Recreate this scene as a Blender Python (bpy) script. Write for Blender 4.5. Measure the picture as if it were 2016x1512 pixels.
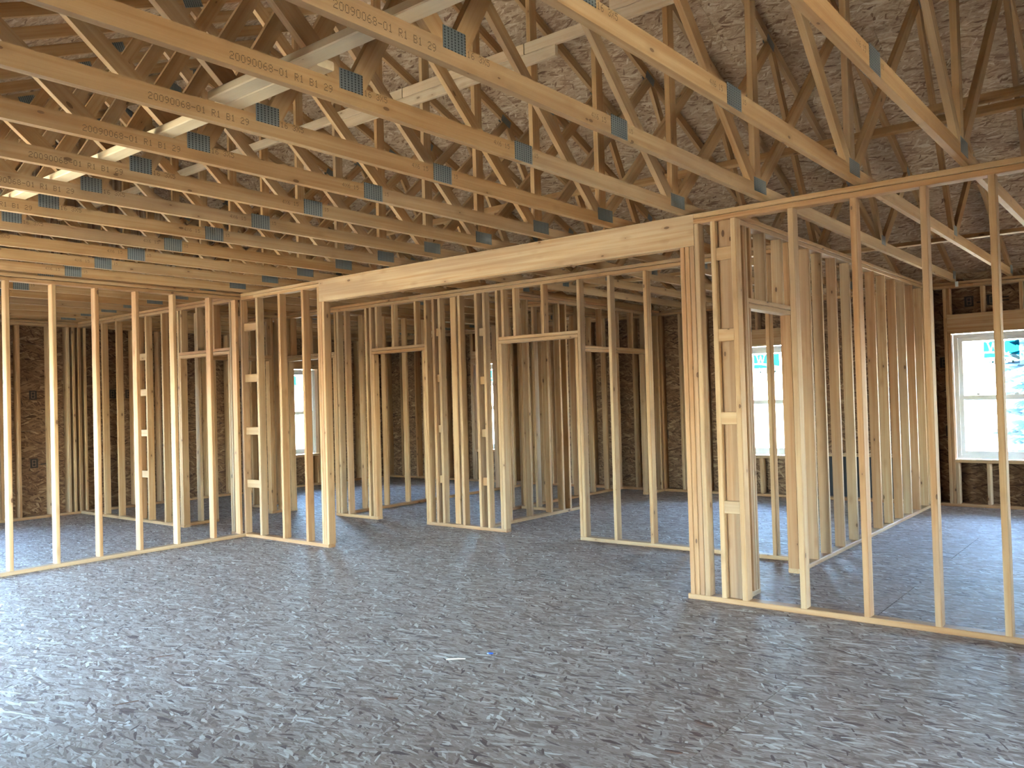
import bpy, bmesh, math, random
from mathutils import Matrix, Vector
random.seed(7)
for o in list(bpy.data.objects):
    bpy.data.objects.remove(o, do_unlink=True)
SC = bpy.context.scene
COL = SC.collection

# ------------------------------------------------------------------ camera
cd = bpy.data.cameras.new('camera')
cam = bpy.data.objects.new('camera', cd); COL.objects.link(cam)
cd.sensor_fit = 'HORIZONTAL'; cd.sensor_width = 36.0
cd.lens = 1644.8 / 2016.0 * 36.0
cd.clip_start = 0.05; cd.clip_end = 400
R_ = Vector((0.778351, 0.627193, -0.028273)); U_ = Vector((0.033578, 0.003383, 0.99943)); F_ = Vector((-0.626931, 0.778857, 0.018427))
m = Matrix((R_, U_, -F_)).transposed().to_4x4()
m.translation = Vector((8.3751, -5.5015, 1.4743))
cam.matrix_world = m
SC.camera = cam

# ------------------------------------------------------------------ sky, sun, exposure
world = bpy.data.worlds.new('world'); SC.world = world
world.use_nodes = True
wn = world.node_tree; wn.nodes.clear()
wo = wn.nodes.new('ShaderNodeOutputWorld'); wb = wn.nodes.new('ShaderNodeBackground')
sk = wn.nodes.new('ShaderNodeTexSky'); sk.sky_type = 'NISHITA'
sk.sun_disc = False; sk.sun_elevation = math.radians(48); sk.sun_rotation = math.radians(104)
sk.air_density = 1.0; sk.dust_density = 0.6; sk.ozone_density = 2.0
wb.inputs['Strength'].default_value = 2.2
wn.links.new(sk.outputs[0], wb.inputs['Color']); wn.links.new(wb.outputs[0], wo.inputs['Surface'])
sd = bpy.data.lights.new('sun', 'SUN'); sd.energy = 26.0; sd.angle = math.radians(0.6); sd.color = (1.0, 0.90, 0.74)
sun = bpy.data.objects.new('sun', sd); COL.objects.link(sun)
sun.rotation_euler = Vector((-0.66, 0.16, -0.73)).to_track_quat('-Z', 'Y').to_euler()
SC.view_settings.view_transform = 'Standard'
SC.view_settings.look = 'None'
SC.view_settings.gamma = 1.0
SC.view_settings.use_curve_mapping = False
SC.view_settings.exposure = 3.05
SC.cycles.use_denoising = True
SC.cycles.max_bounces = 10; SC.cycles.diffuse_bounces = 6; SC.cycles.glossy_bounces = 3; SC.cycles.transparent_max_bounces = 12
SC.cycles.caustics_reflective = False; SC.cycles.caustics_refractive = False

# ------------------------------------------------------------------ measures (metres)
T = 0.0381; W4 = 0.0889; W6 = 0.1397
H = 2.772                     # nine-foot wall, top of double plate
ZB = T; ZT = H - 2 * T        # stud bottom and top
YF = 5.95                     # inner face of the back wall
XG = -4.12                    # inner face of the gable wall
YN = -6.25                    # inner face of the front wall (behind the camera)
XR = 11.6                     # inner face of the right wall
YC = -0.14                    # ridge line
SL = 0.4167                   # roof slope 5/12

# ------------------------------------------------------------------ materials
def newmat(name):
    mt = bpy.data.materials.new(name); mt.use_nodes = True
    nt = mt.node_tree; nt.nodes.clear()
    out = nt.nodes.new('ShaderNodeOutputMaterial')
    bs = nt.nodes.new('ShaderNodeBsdfPrincipled')
    nt.links.new(bs.outputs[0], out.inputs['Surface'])
    return mt, nt, bs
def N(nt, typ, **kw):
    n = nt.nodes.new(typ)
    for k, v in kw.items():
        setattr(n, k, v)
    return n
def mathn(nt, op, a=None, b=None, c=None, clamp=False):
    n = nt.nodes.new('ShaderNodeMath'); n.operation = op; n.use_clamp = clamp
    for i, v in enumerate((a, b, c)):
        if v is None: continue
        if isinstance(v, (int, float)): n.inputs[i].default_value = v
        else: nt.links.new(v, n.inputs[i])
    return n.outputs[0]
def mixc(nt, fac, a, b, mode='MIX'):
    n = nt.nodes.new('ShaderNodeMix'); n.data_type = 'RGBA'; n.blend_type = mode
    for i, v in ((0, fac), (6, a), (7, b)):
        if isinstance(v, (int, float)): n.inputs[i].default_value = v
        elif isinstance(v, tuple): n.inputs[i].default_value = v + (1,)
        else: nt.links.new(v, n.inputs[i])
    return n.outputs[2]
def ramp(nt, fac, stops, interp='LINEAR'):
    n = nt.nodes.new('ShaderNodeValToRGB'); n.color_ramp.interpolation = interp
    e = n.color_ramp.elements
    while len(e) < len(stops): e.new(0.5)
    for i, (p_, c_) in enumerate(stops):
        e[i].position = p_; e[i].color = c_ + (1,)
    nt.links.new(fac, n.inputs[0])
    return n.outputs[0]
def vscale(nt, v, s):
    n = nt.nodes.new('ShaderNodeVectorMath'); n.operation = 'MULTIPLY'
    nt.links.new(v, n.inputs[0]); n.inputs[1].default_value = s
    return n.outputs[0]
def vadd(nt, v, w):
    n = nt.nodes.new('ShaderNodeVectorMath'); n.operation = 'ADD'
    nt.links.new(v, n.inputs[0])
    if isinstance(w, tuple): n.inputs[1].default_value = w
    else: nt.links.new(w, n.inputs[1])
    return n.outputs[0]

def lumber_mat(name, stops, knot=1.0, GR=0.62, tint=(0.65, 0.615, 0.575)):
    mt, nt, bs = newmat(name)
    tc = N(nt, 'ShaderNodeTexCoord'); oi = N(nt, 'ShaderNodeObjectInfo')
    off = N(nt, 'ShaderNodeCombineXYZ')
    rnd = oi.outputs['Random']
    nt.links.new(mathn(nt, 'MULTIPLY', rnd, 137.0), off.inputs[0])
    nt.links.new(mathn(nt, 'MULTIPLY', rnd, 61.0), off.inputs[1])
    nt.links.new(mathn(nt, 'MULTIPLY', rnd, 29.0), off.inputs[2])
    P = vadd(nt, tc.outputs['Object'], off.outputs[0])
    r2 = mathn(nt, 'FRACT', mathn(nt, 'MULTIPLY', rnd, 7.31))
    r3 = mathn(nt, 'FRACT', mathn(nt, 'MULTIPLY', rnd, 19.7))
    base = ramp(nt, r2, stops)
    # knots first: they bend the grain
    vo = N(nt, 'ShaderNodeTexVoronoi'); vo.inputs['Scale'].default_value = 1.0; vo.inputs['Randomness'].default_value = 1.0
    nt.links.new(vscale(nt, P, (5.0, 11.5, 11.5)), vo.inputs['Vector'])
    kd = vo.outputs['Distance']
    # grain
    g1 = N(nt, 'ShaderNodeTexNoise'); g1.inputs['Scale'].default_value = 1.0; g1.inputs['Detail'].default_value = 4.0; g1.inputs['Distortion'].default_value = 0.6
    nt.links.new(vscale(nt, P, (0.9, 34.0, 34.0)), g1.inputs['Vector'])
    g2 = N(nt, 'ShaderNodeTexNoise'); g2.inputs['Scale'].default_value = 1.0; g2.inputs['Detail'].default_value = 2.0
    nt.links.new(vscale(nt, P, (1.1, 7.0, 7.0)), g2.inputs['Vector'])
    g3 = N(nt, 'ShaderNodeTexNoise'); g3.inputs['Scale'].default_value = 1.0; g3.inputs['Detail'].default_value = 3.0
    nt.links.new(vscale(nt, P, (4.0, 170.0, 170.0)), g3.inputs['Vector'])
    f1 = mathn(nt, 'MULTIPLY_ADD', g1.outputs[0], 2.6, -0.8, clamp=True)
    c = mixc(nt, mathn(nt, 'MULTIPLY', f1, GR), base, (0.70, 0.50, 0.30), 'MULTIPLY')
    f2 = mathn(nt, 'MULTIPLY_ADD', g2.outputs[0], 3.2, -1.3, clamp=True)
    c = mixc(nt, mathn(nt, 'MULTIPLY', f2, GR * 0.8), c, (0.74, 0.56, 0.38), 'MULTIPLY')
    c = mixc(nt, mathn(nt, 'MULTIPLY', g3.outputs[0], 0.22), c, (0.55, 0.42, 0.30), 'MULTIPLY')
    # grey weathering on some sticks
    gw = mathn(nt, 'MULTIPLY', mathn(nt, 'GREATER_THAN', r3, 0.62), mathn(nt, 'MULTIPLY_ADD', g2.outputs[0], 1.6, -0.45, clamp=True))
    c = mixc(nt, mathn(nt, 'MULTIPLY', gw, 0.55), c, (0.42, 0.37, 0.30))
    ks = N(nt, 'ShaderNodeSeparateColor'); nt.links.new(vo.outputs['Color'], ks.inputs[0])
    km = mathn(nt, 'GREATER_THAN', ks.outputs[0], 0.42)
    k1 = mathn(nt, 'MULTIPLY', km, mathn(nt, 'MULTIPLY_ADD', kd, -3.0, 1.0, clamp=True))
    c = mixc(nt, mathn(nt, 'MULTIPLY', k1, 0.6 * knot), c, (0.34, 0.17, 0.07))
    k2 = mathn(nt, 'MULTIPLY', km, mathn(nt, 'LESS_THAN', kd, mathn(nt, 'MULTIPLY_ADD', ks.outputs[1], 0.09, 0.04)))
    c = mixc(nt, mathn(nt, 'MULTIPLY', k2, 0.85 * knot), c, (0.13, 0.06, 0.025))
    c = mixc(nt, 1.0, c, tint, 'MULTIPLY')
    nt.links.new(c, bs.inputs['Base Color'])
    bs.inputs['Roughness'].default_value = 0.62
    bs.inputs['Specular IOR Level'].default_value = 0.3
    bp = N(nt, 'ShaderNodeBump'); bp.inputs['Strength'].default_value = 0.12; bp.inputs['Distance'].default_value = 0.002
    nt.links.new(g1.outputs[0], bp.inputs['Height']); nt.links.new(bp.outputs[0], bs.inputs['Normal'])
    return mt
PINE = [(0.0, (0.80, 0.59, 0.38)), (0.25, (0.72, 0.51, 0.31)), (0.5, (0.77, 0.56, 0.35)), (0.72, (0.66, 0.41, 0.22)), (0.86, (0.64, 0.395, 0.22)), (1.0, (0.70, 0.48, 0.28))]
M_STUD = lumber_mat('pine_stud', PINE, 1.0, 0.72, (0.565, 0.53, 0.485))
M_TRUSS = lumber_mat('yellow_pine_truss', [(0.0, (0.77, 0.56, 0.335)), (0.35, (0.73, 0.51, 0.285)), (0.7, (0.67, 0.44, 0.23)), (1.0, (0.75, 0.54, 0.325))], knot=0.8)
M_HEADER = lumber_mat('fir_header', [(0.0, (0.76, 0.57, 0.37)), (1.0, (0.74, 0.55, 0.35))], knot=0.9, GR=0.85, tint=(0.61, 0.57, 0.525))
M_BRACE = lumber_mat('white_spruce_brace', [(0.0, (0.90, 0.76, 0.55)), (1.0, (0.86, 0.72, 0.51))], knot=0.5, GR=0.22, tint=(0.9, 0.88, 0.85))

M_BRACE2 = lumber_mat('grey_spruce_brace', [(0.0, (0.88, 0.72, 0.54)), (1.0, (0.84, 0.66, 0.48))], knot=0.6, GR=0.35, tint=(0.68, 0.66, 0.63))

def osb_mat(name, rough, tint, spec=0.5, sc=1.0):
    mt, nt, bs = newmat(name)
    tc = N(nt, 'ShaderNodeTexCoord'); oi = N(nt, 'ShaderNodeObjectInfo')
    off = N(nt, 'ShaderNodeCombineXYZ')
    nt.links.new(mathn(nt, 'MULTIPLY', oi.outputs['Random'], 91.0), off.inputs[0])
    nt.links.new(mathn(nt, 'MULTIPLY', oi.outputs['Random'], 57.0), off.inputs[1])
    P = vadd(nt, tc.outputs['Object'], off.outputs[0])
    wn_ = N(nt, 'ShaderNodeTexNoise'); wn_.inputs['Scale'].default_value = 5.0; wn_.inputs['Detail'].default_value = 1.0
    nt.links.new(P, wn_.inputs['Vector'])
    wv = vscale(nt, vadd(nt, wn_.outputs['Color'], (-0.5, -0.5, -0.5)), (0.05, 0.03, 0.0))
    P = vadd(nt, P, wv)
    def strands(i, ang, sx, sy):
        mp = N(nt, 'ShaderNodeMapping'); mp.inputs['Rotation'].default_value = (0, 0, ang); mp.inputs['Location'].default_value = (i * 3.7, i * 1.9, 0)
        nt.links.new(P, mp.inputs['Vector'])
        vo = N(nt, 'ShaderNodeTexVoronoi'); vo.voronoi_dimensions = '2D'; vo.inputs['Scale'].default_value = 1.0
        nt.links.new(vscale(nt, mp.outputs[0], (sx * sc, sy * sc, 1)), vo.inputs['Vector'])
        sp = N(nt, 'ShaderNodeSeparateColor'); nt.links.new(vo.outputs['Color'], sp.inputs[0])
        return sp.outputs
    def fmix(f, a_, b_):
        mx = N(nt, 'ShaderNodeMix'); mx.data_type = 'FLOAT'
        nt.links.new(f, mx.inputs[0]); nt.links.new(a_, mx.inputs[2]); nt.links.new(b_, mx.inputs[3]); return mx.outputs[0]
    # fine mat of strands, then wider flakes lying on top of it at random
    s0 = strands(0, 0.05, 20.0, 120.0); s1 = strands(1, 0.34, 22.0, 130.0); s2 = strands(2, -0.28, 20.0, 115.0)
    hv = fmix(mathn(nt, 'GREATER_THAN', s1[1], 0.5), s0[0], s1[0]); hv = fmix(mathn(nt, 'GREATER_THAN', s2[1], 0.6), hv, s2[0])
    hv = mathn(nt, 'MULTIPLY_ADD', hv, 0.74, 0.13)
    ht = s0[2]
    for i, (ang, sx, sy, thr) in enumerate(((0.10, 13.0, 70.0, 0.66), (0.42, 14.0, 68.0, 0.74), (-0.36, 12.5, 62.0, 0.78), (1.0, 20.0, 84.0, 0.91), (-0.12, 10.0, 42.0, 0.93))):
        q = strands(i + 4, ang, sx, sy)
        sel = mathn(nt, 'GREATER_THAN', q[1], thr)
        hv = fmix(sel, hv, mathn(nt, 'MULTIPLY_ADD', q[0], 0.92, 0.05)); ht = fmix(sel, ht, q[2])
    fb = N(nt, 'ShaderNodeTexNoise'); fb.inputs['Scale'].default_value = 1.0; fb.inputs['Detail'].default_value = 5.0; fb.inputs['Roughness'].default_value = 0.7
    nt.links.new(vscale(nt, P, (14.0, 190.0, 60.0)), fb.inputs['Vector'])
    hv = mathn(nt, 'ADD', hv, mathn(nt, 'MULTIPLY_ADD', fb.outputs[0], 0.36, -0.18), clamp=True)
    c = ramp(nt, hv, tint)
    fi = N(nt, 'ShaderNodeTexNoise'); fi.inputs['Scale'].default_value = 160.0; fi.inputs['Detail'].default_value = 2.0
    nt.links.new(vscale(nt, P, (0.35, 1.0, 1.0)), fi.inputs['Vector'])
    c = mixc(nt, mathn(nt, 'MULTIPLY_ADD', fi.outputs[0], 1.5, -0.45, clamp=True), c, (0.66, 0.60, 0.55), 'MULTIPLY')
    big = N(nt, 'ShaderNodeTexNoise'); big.inputs['Scale'].default_value = 1.3; big.inputs['Detail'].default_value = 3.0
    nt.links.new(tc.outputs['Object'], big.inputs['Vector'])
    c = mixc(nt, mathn(nt, 'MULTIPLY_ADD', big.outputs[0], 1.2, -0.35, clamp=True), c, (0.88, 0.84, 0.81), 'MULTIPLY')
    c = mixc(nt, 1.0, c, (0.70, 0.69, 0.67), 'MULTIPLY')
    nt.links.new(c, bs.inputs['Base Color'])
    rr = mathn(nt, 'MULTIPLY_ADD', ht, 0.22, rough)
    nt.links.new(rr, bs.inputs['Roughness'])
    bs.inputs['Specular IOR Level'].default_value = spec
    bp = N(nt, 'ShaderNodeBump'); bp.inputs['Strength'].default_value = 0.5; bp.inputs['Distance'].default_value = 0.0012
    nt.links.new(hv, bp.inputs['Height']); nt.links.new(bp.outputs[0], bs.inputs['Normal'])
    return mt
M_FLOOR = osb_mat('subfloor_osb', 0.60, [(0.0, (0.075, 0.032, 0.024)), (0.12, (0.18, 0.10, 0.073)), (0.30, (0.31, 0.22, 0.17)), (0.6, (0.42, 0.33, 0.275)), (0.84, (0.54, 0.455, 0.39)), (0.94, (0.76, 0.70, 0.63)), (1.0, (0.85, 0.81, 0.76))], spec=0.6)
M_OSB = osb_mat('sheathing_osb', 0.60, [(0.0, (0.17, 0.08, 0.05)), (0.10, (0.36, 0.22, 0.14)), (0.35, (0.60, 0.43, 0.30)), (0.75, (0.76, 0.58, 0.42)), (0.93, (0.90, 0.74, 0.57)), (1.0, (0.97, 0.84, 0.69))], spec=0.3, sc=0.8)

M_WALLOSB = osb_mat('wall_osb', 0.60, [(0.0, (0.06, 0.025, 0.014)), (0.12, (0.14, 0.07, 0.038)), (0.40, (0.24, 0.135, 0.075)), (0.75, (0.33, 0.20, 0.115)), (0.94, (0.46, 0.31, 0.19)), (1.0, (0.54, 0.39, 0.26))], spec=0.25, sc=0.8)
def plain(name, col, rough=0.5, metal=0.0, spec=0.5):
    mt, nt, bs = newmat(name)
    no = N(nt, 'ShaderNodeTexNoise'); no.inputs['Scale'].default_value = 40.0; no.inputs['Detail'].default_value = 3.0
    tc = N(nt, 'ShaderNodeTexCoord'); nt.links.new(tc.outputs['Object'], no.inputs['Vector'])
    c = mixc(nt, mathn(nt, 'MULTIPLY', no.outputs[0], 0.25), col, tuple(x * 0.72 for x in col))
    nt.links.new(c, bs.inputs['Base Color'])
    bs.inputs['Roughness'].default_value = rough; bs.inputs['Metallic'].default_value = metal
    bs.inputs['Specular IOR Level'].default_value = spec
    return mt
M_INK = plain('stamp_ink', (0.10, 0.055, 0.025), 0.8)
M_BLACK = plain('black_print', (0.02, 0.014, 0.012), 0.8)
M_OSBLIGHT = plain('unprinted_osb', (0.20, 0.12, 0.07), 0.7)
M_VINYL = plain('white_vinyl', (0.80, 0.82, 0.84), 0.35)
M_LOCK = plain('sash_lock', (0.70, 0.72, 0.75), 0.3)
M_BLUE = plain('blue_plastic', (0.015, 0.07, 0.30), 0.35)
M_GAP = plain('dark_joint', (0.035, 0.028, 0.022), 0.9)
M_SLATE = plain('dark_slate_panel', (0.02, 0.022, 0.028), 0.8)
M_GALV = plain('galvanised_tie', (0.55, 0.58, 0.58), 0.35, 0.85)
M_LIGHTSEAL = plain('light_seal_sheet', (0.06, 0.05, 0.045), 0.8)  # added light-blocking layer, dark so the panel seams show no bright line
M_CHIP = plain('pale_offcut', (0.72, 0.62, 0.46), 0.6)
M_BARK = plain('dark_splinter', (0.11, 0.055, 0.035), 0.8)

# nail plate steel: rows of punched slots
M_PLATE, nt, bs = newmat('punched_steel')
tc = N(nt, 'ShaderNodeTexCoord')
sx = N(nt, 'ShaderNodeSeparateXYZ'); nt.links.new(tc.outputs['Object'], sx.inputs[0])
def stripe(v, freq, duty):
    return mathn(nt, 'LESS_THAN', mathn(nt, 'FRACT', mathn(nt, 'MULTIPLY', v, freq)), duty)
slot = mathn(nt, 'MULTIPLY', stripe(sx.outputs[1], 52.0, 0.40), stripe(sx.outputs[2], 88.0, 0.62))
c = mixc(nt, slot, (0.21, 0.23, 0.235), (0.045, 0.05, 0.052))
nt.links.new(c, bs.inputs['Base Color'])
bs.inputs['Metallic'].default_value = 0.55; bs.inputs['Roughness'].default_value = 0.45

# thin window glass: clear, with a mirror sheen at grazing angles
M_GLASS = bpy.data.materials.new('window_glass'); M_GLASS.use_nodes = True
nt = M_GLASS.node_tree; nt.nodes.clear()
out = N(nt, 'ShaderNodeOutputMaterial'); tr = N(nt, 'ShaderNodeBsdfTransparent'); gl = N(nt, 'ShaderNodeBsdfGlossy'); mx = N(nt, 'ShaderNodeMixShader'); fr = N(nt, 'ShaderNodeFresnel')
tr.inputs[0].default_value = (0.93, 0.97, 0.97, 1); gl.inputs['Roughness'].default_value = 0.02; fr.inputs['IOR'].default_value = 1.4
nt.links.new(fr.outputs[0], mx.inputs[0]); nt.links.new(tr.outputs[0], mx.inputs[1]); nt.links.new(gl.outputs[0], mx.inputs[2]); nt.links.new(mx.outputs[0], out.inputs['Surface'])

def film(name, col, thru):
    mt = bpy.data.materials.new(name); mt.use_nodes = True
    nt = mt.node_tree; nt.nodes.clear()
    out = N(nt, 'ShaderNodeOutputMaterial'); a = N(nt, 'ShaderNodeBsdfTransparent'); b = N(nt, 'ShaderNodeBsdfDiffuse'); mx = N(nt, 'ShaderNodeMixShader')
    no = N(nt, 'ShaderNodeTexNoise'); no.inputs['Scale'].default_value = 60
    a.inputs[0].default_value = thru + (1,); b.inputs[0].default_value = col + (1,)
    nt.links.new(mathn(nt, 'MULTIPLY_ADD', no.outputs[0], 0.1, 0.25), mx.inputs[0])
    nt.links.new(a.outputs[0], mx.inputs[1]); nt.links.new(b.outputs[0], mx.inputs[2]); nt.links.new(mx.outputs[0], out.inputs['Surface'])
    return mt
M_TEAL = film('teal_label_film', (0.02, 0.30, 0.40), (0.003, 0.075, 0.105))
M_WHITEFILM = film('white_label_film', (0.85, 0.9, 0.92), (0.17, 0.205, 0.215))
M_NAVYFILM = film('navy_label_film', (0.02, 0.10, 0.20), (0.008, 0.02, 0.03))

# ------------------------------------------------------------------ object helpers
def link(o, parent=None):
    COL.objects.link(o)
    if parent is not None: o.parent = parent
    return o
def tag(o, label=None, cat=None, group=None, kind=None):
    if label: o['label'] = label
    if cat: o['category'] = cat
    if group: o['group'] = group
    if kind: o['kind'] = kind
    return o
def empty(name, loc, label=None, cat=None, group=None, kind=None):
    o = bpy.data.objects.new(name, None); o.location = loc; o.empty_display_size = 0.1
    link(o); return tag(o, label, cat, group, kind)
_mc = {}
def stick_mesh(L, W, Tk, mat, eased=True):
    key = (round(L, 4), round(W, 4), round(Tk, 4), mat.name, eased)
    if key in _mc: return _mc[key]
    b = min(0.005, Tk * 0.13) if eased else 0.0
    w, t, l = W / 2, Tk / 2, L / 2
    if b: ring = [(-w + b, -t), (w - b, -t), (w, -t + b), (w, t - b), (w - b, t), (-w + b, t), (-w, t - b), (-w, -t + b)]
    else: ring = [(-w, -t), (w, -t), (w, t), (-w, t)]
    n = len(ring)
    vs = [(-l, y, z) for y, z in ring] + [(l, y, z) for y, z in ring]
    fs = [(i, n + i, n + (i + 1) % n, (i + 1) % n)[::-1] for i in range(n)] + [tuple(range(n))[::-1], tuple(range(n, 2 * n))]
    me = bpy.data.meshes.new('stick'); me.from_pydata(vs, [], fs); me.materials.append(mat)
    bm = bmesh.new(); bm.from_mesh(me); bmesh.ops.recalc_face_normals(bm, faces=bm.faces); bm.to_mesh(me); bm.free()
    _mc[key] = me
    return me
AX = (Vector((1, 0, 0)), Vector((0, 1, 0)), Vector((0, 0, 1)))
def board(parent, name, a, b, mat=None, eased=True):
    """axis-aligned stick between two corners, grain along its longest side"""
    mat = mat or M_STUD
    lo = [min(a[i], b[i]) for i in range(3)]; hi = [max(a[i], b[i]) for i in range(3)]
    d = [hi[i] - lo[i] for i in range(3)]
    order = sorted(range(3), key=lambda i: -d[i])
    me = stick_mesh(d[order[0]], d[order[1]], d[order[2]], mat, eased)
    X, Y = AX[order[0]], AX[order[1]]; Z = X.cross(Y)
    M = Matrix((X, Y, Z)).transposed().to_4x4()
    c = Vector([(lo[i] + hi[i]) / 2 for i in range(3)])
    if parent is not None: c = c - parent.location
    M.translation = c
    o = bpy.data.objects.new(name, me); link(o, parent); o.matrix_basis = M
    return o
def mesh_obj(name, vs, fs, mat, parent=None, loc=(0, 0, 0)):
    me = bpy.data.meshes.new(name); me.from_pydata([tuple(v) for v in vs], [], fs)
    if mat: me.materials.append(mat)
    bm = bmesh.new(); bm.from_mesh(me); bmesh.ops.recalc_face_normals(bm, faces=bm.faces); bm.to_mesh(me); bm.free()
    o = bpy.data.objects.new(name, me); o.location = loc; link(o, parent); return o
def boxes_mesh(bl):
    vs, fs = [], []
    for (x0, y0, z0), (x1, y1, z1) in bl:
        k = len(vs)
        vs += [(x0, y0, z0), (x1, y0, z0), (x1, y1, z0), (x0, y1, z0), (x0, y0, z1), (x1, y0, z1), (x1, y1, z1), (x0, y1, z1)]
        fs += [(k, k + 3, k + 2, k + 1), (k + 4, k + 5, k + 6, k + 7), (k, k + 1, k + 5, k + 4), (k + 1, k + 2, k + 6, k + 5), (k + 2, k + 3, k + 7, k + 6), (k + 3, k, k + 4, k + 7)]
    return vs, fs

# 5 x 7 dot-matrix print, as an ink-jet head leaves it on lumber
GL = {'0': '01110 10001 10001 10001 10001 10001 01110', '1': '00100 01100 00100 00100 00100 00100 01110', '2': '01110 10001 00001 00110 01000 10000 11111',
      '3': '01110 10001 00001 00110 00001 10001 01110', '4': '00010 00110 01010 10010 11111 00010 00010', '5': '11111 10000 11110 00001 00001 10001 01110',
      '6': '00110 01000 10000 11110 10001 10001 01110', '8': '01110 10001 10001 01110 10001 10001 01110', '9': '01110 10001 10001 01111 00001 00010 01100',
      '-': '00000 00000 00000 11111 00000 00000 00000', 'R': '11110 10001 10001 11110 10100 10010 10001', 'B': '11110 10001 10001 11110 10001 10001 11110',
      'X': '10001 10001 01010 00100 01010 10001 10001', 'J': '00111 00010 00010 00010 00010 10010 01100', ' ': ' '.join(['00000'] * 7)}
def dotprint(text, pitch, height):
    vs, fs = [], []
    dx = pitch / 6.4; dz = height / 7.0
    rx, rz = dx * 0.46, dz * 0.40
    for i, ch in enumerate(text):
        for r, row in enumerate(GL[ch].split()):
            for q, bit in enumerate(row):
                if bit == '1':
                    y = i * pitch + q * dx; z = (6 - r) * dz; k = len(vs)
                    vs += [(0, y - rx, z - rz), (0, y + rx, z - rz), (0, y + rx, z + rz), (0, y - rx, z + rz)]
                    fs.append((k, k + 1, k + 2, k + 3))
    return vs, fs

# ------------------------------------------------------------------ floor: OSB sheets
floor = mesh_obj('floor', *boxes_mesh([((XG - 0.16, YN - 0.16, -0.30), (XR + 0.16, YF + 0.16, -0.0185))]), M_GAP)
tag(floor, 'subfloor of weathered oriented strand board sheets under the whole house', 'floor', kind='structure')
PW, PL = 1.2192, 2.4384
def osb_sheet(parent, name, u0, u1, v0, v1, thick, place, mat):
    me_key = ('osb', round(u1 - u0, 3), round(v1 - v0, 3), thick, mat.name)
    if me_key not in _mc:
        vs, fs = boxes_mesh([((-(u1 - u0) / 2, -(v1 - v0) / 2, -thick / 2), ((u1 - u0) / 2, (v1 - v0) / 2, thick / 2))])
        me = bpy.data.meshes.new('sheet'); me.from_pydata(vs, [], fs); me.materials.append(mat); _mc[me_key] = me
    o = bpy.data.objects.new(name, _mc[me_key]); link(o, parent)
    o.matrix_basis = place((u0 + u1) / 2, (v0 + v1) / 2)
    return o
def floor_place(u, v):   # u along x (long side), v along y
    M = Matrix.Identity(4); M.translation = Vector((u, v, -0.0095)); return M
j = math.floor((YN - 0.15) / PW)
while j * PW < YF + 0.15:
    ya, yb = max(j * PW, YN - 0.15), min((j + 1) * PW, YF + 0.15)
    x = 6.765 - PL * 6 + (PW if j % 2 else 0.0)
    while x < XR + 0.15:
        xa, xb = max(x, XG - 0.15), min(x + PL, XR + 0.15)
        if xb - xa > 0.05 and yb - ya > 0.05:
            osb_sheet(floor, 'floor_panel', xa + 0.0018, xb - 0.0018, ya + 0.001, yb - 0.001, 0.019, floor_place, M_FLOOR)
        x += PL
    j += 1

# ------------------------------------------------------------------ outside
gm, nt, bs = newmat('dry_lawn')
no = N(nt, 'ShaderNodeTexNoise'); no.inputs['Scale'].default_value = 0.6; no.inputs['Detail'].default_value = 6
nt.links.new(ramp(nt, no.outputs[0], [(0.3, (0.40, 0.34, 0.22)), (0.7, (0.52, 0.45, 0.33))]), bs.inputs['Base Color']); bs.inputs['Roughness'].default_value = 0.9
gv = []; gf = []
NX = 24
for i in range(NX + 1):
    for j in range(NX + 1):
        X = -150 + 300 * i / NX; Y = -150 + 300 * j / NX
        gv.append((X, Y, -0.65 + 0.25 * math.sin(X * 0.05) * math.cos(Y * 0.06)))
for i in range(NX):
    for j in range(NX):
        a = i * (NX + 1) + j; gf.append((a, a + NX + 1, a + NX + 2, a + 1))
ground = mesh_obj('ground', gv, gf, gm); tag(ground, 'pale dry lawn outside the house', 'ground', kind='structure')

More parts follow.
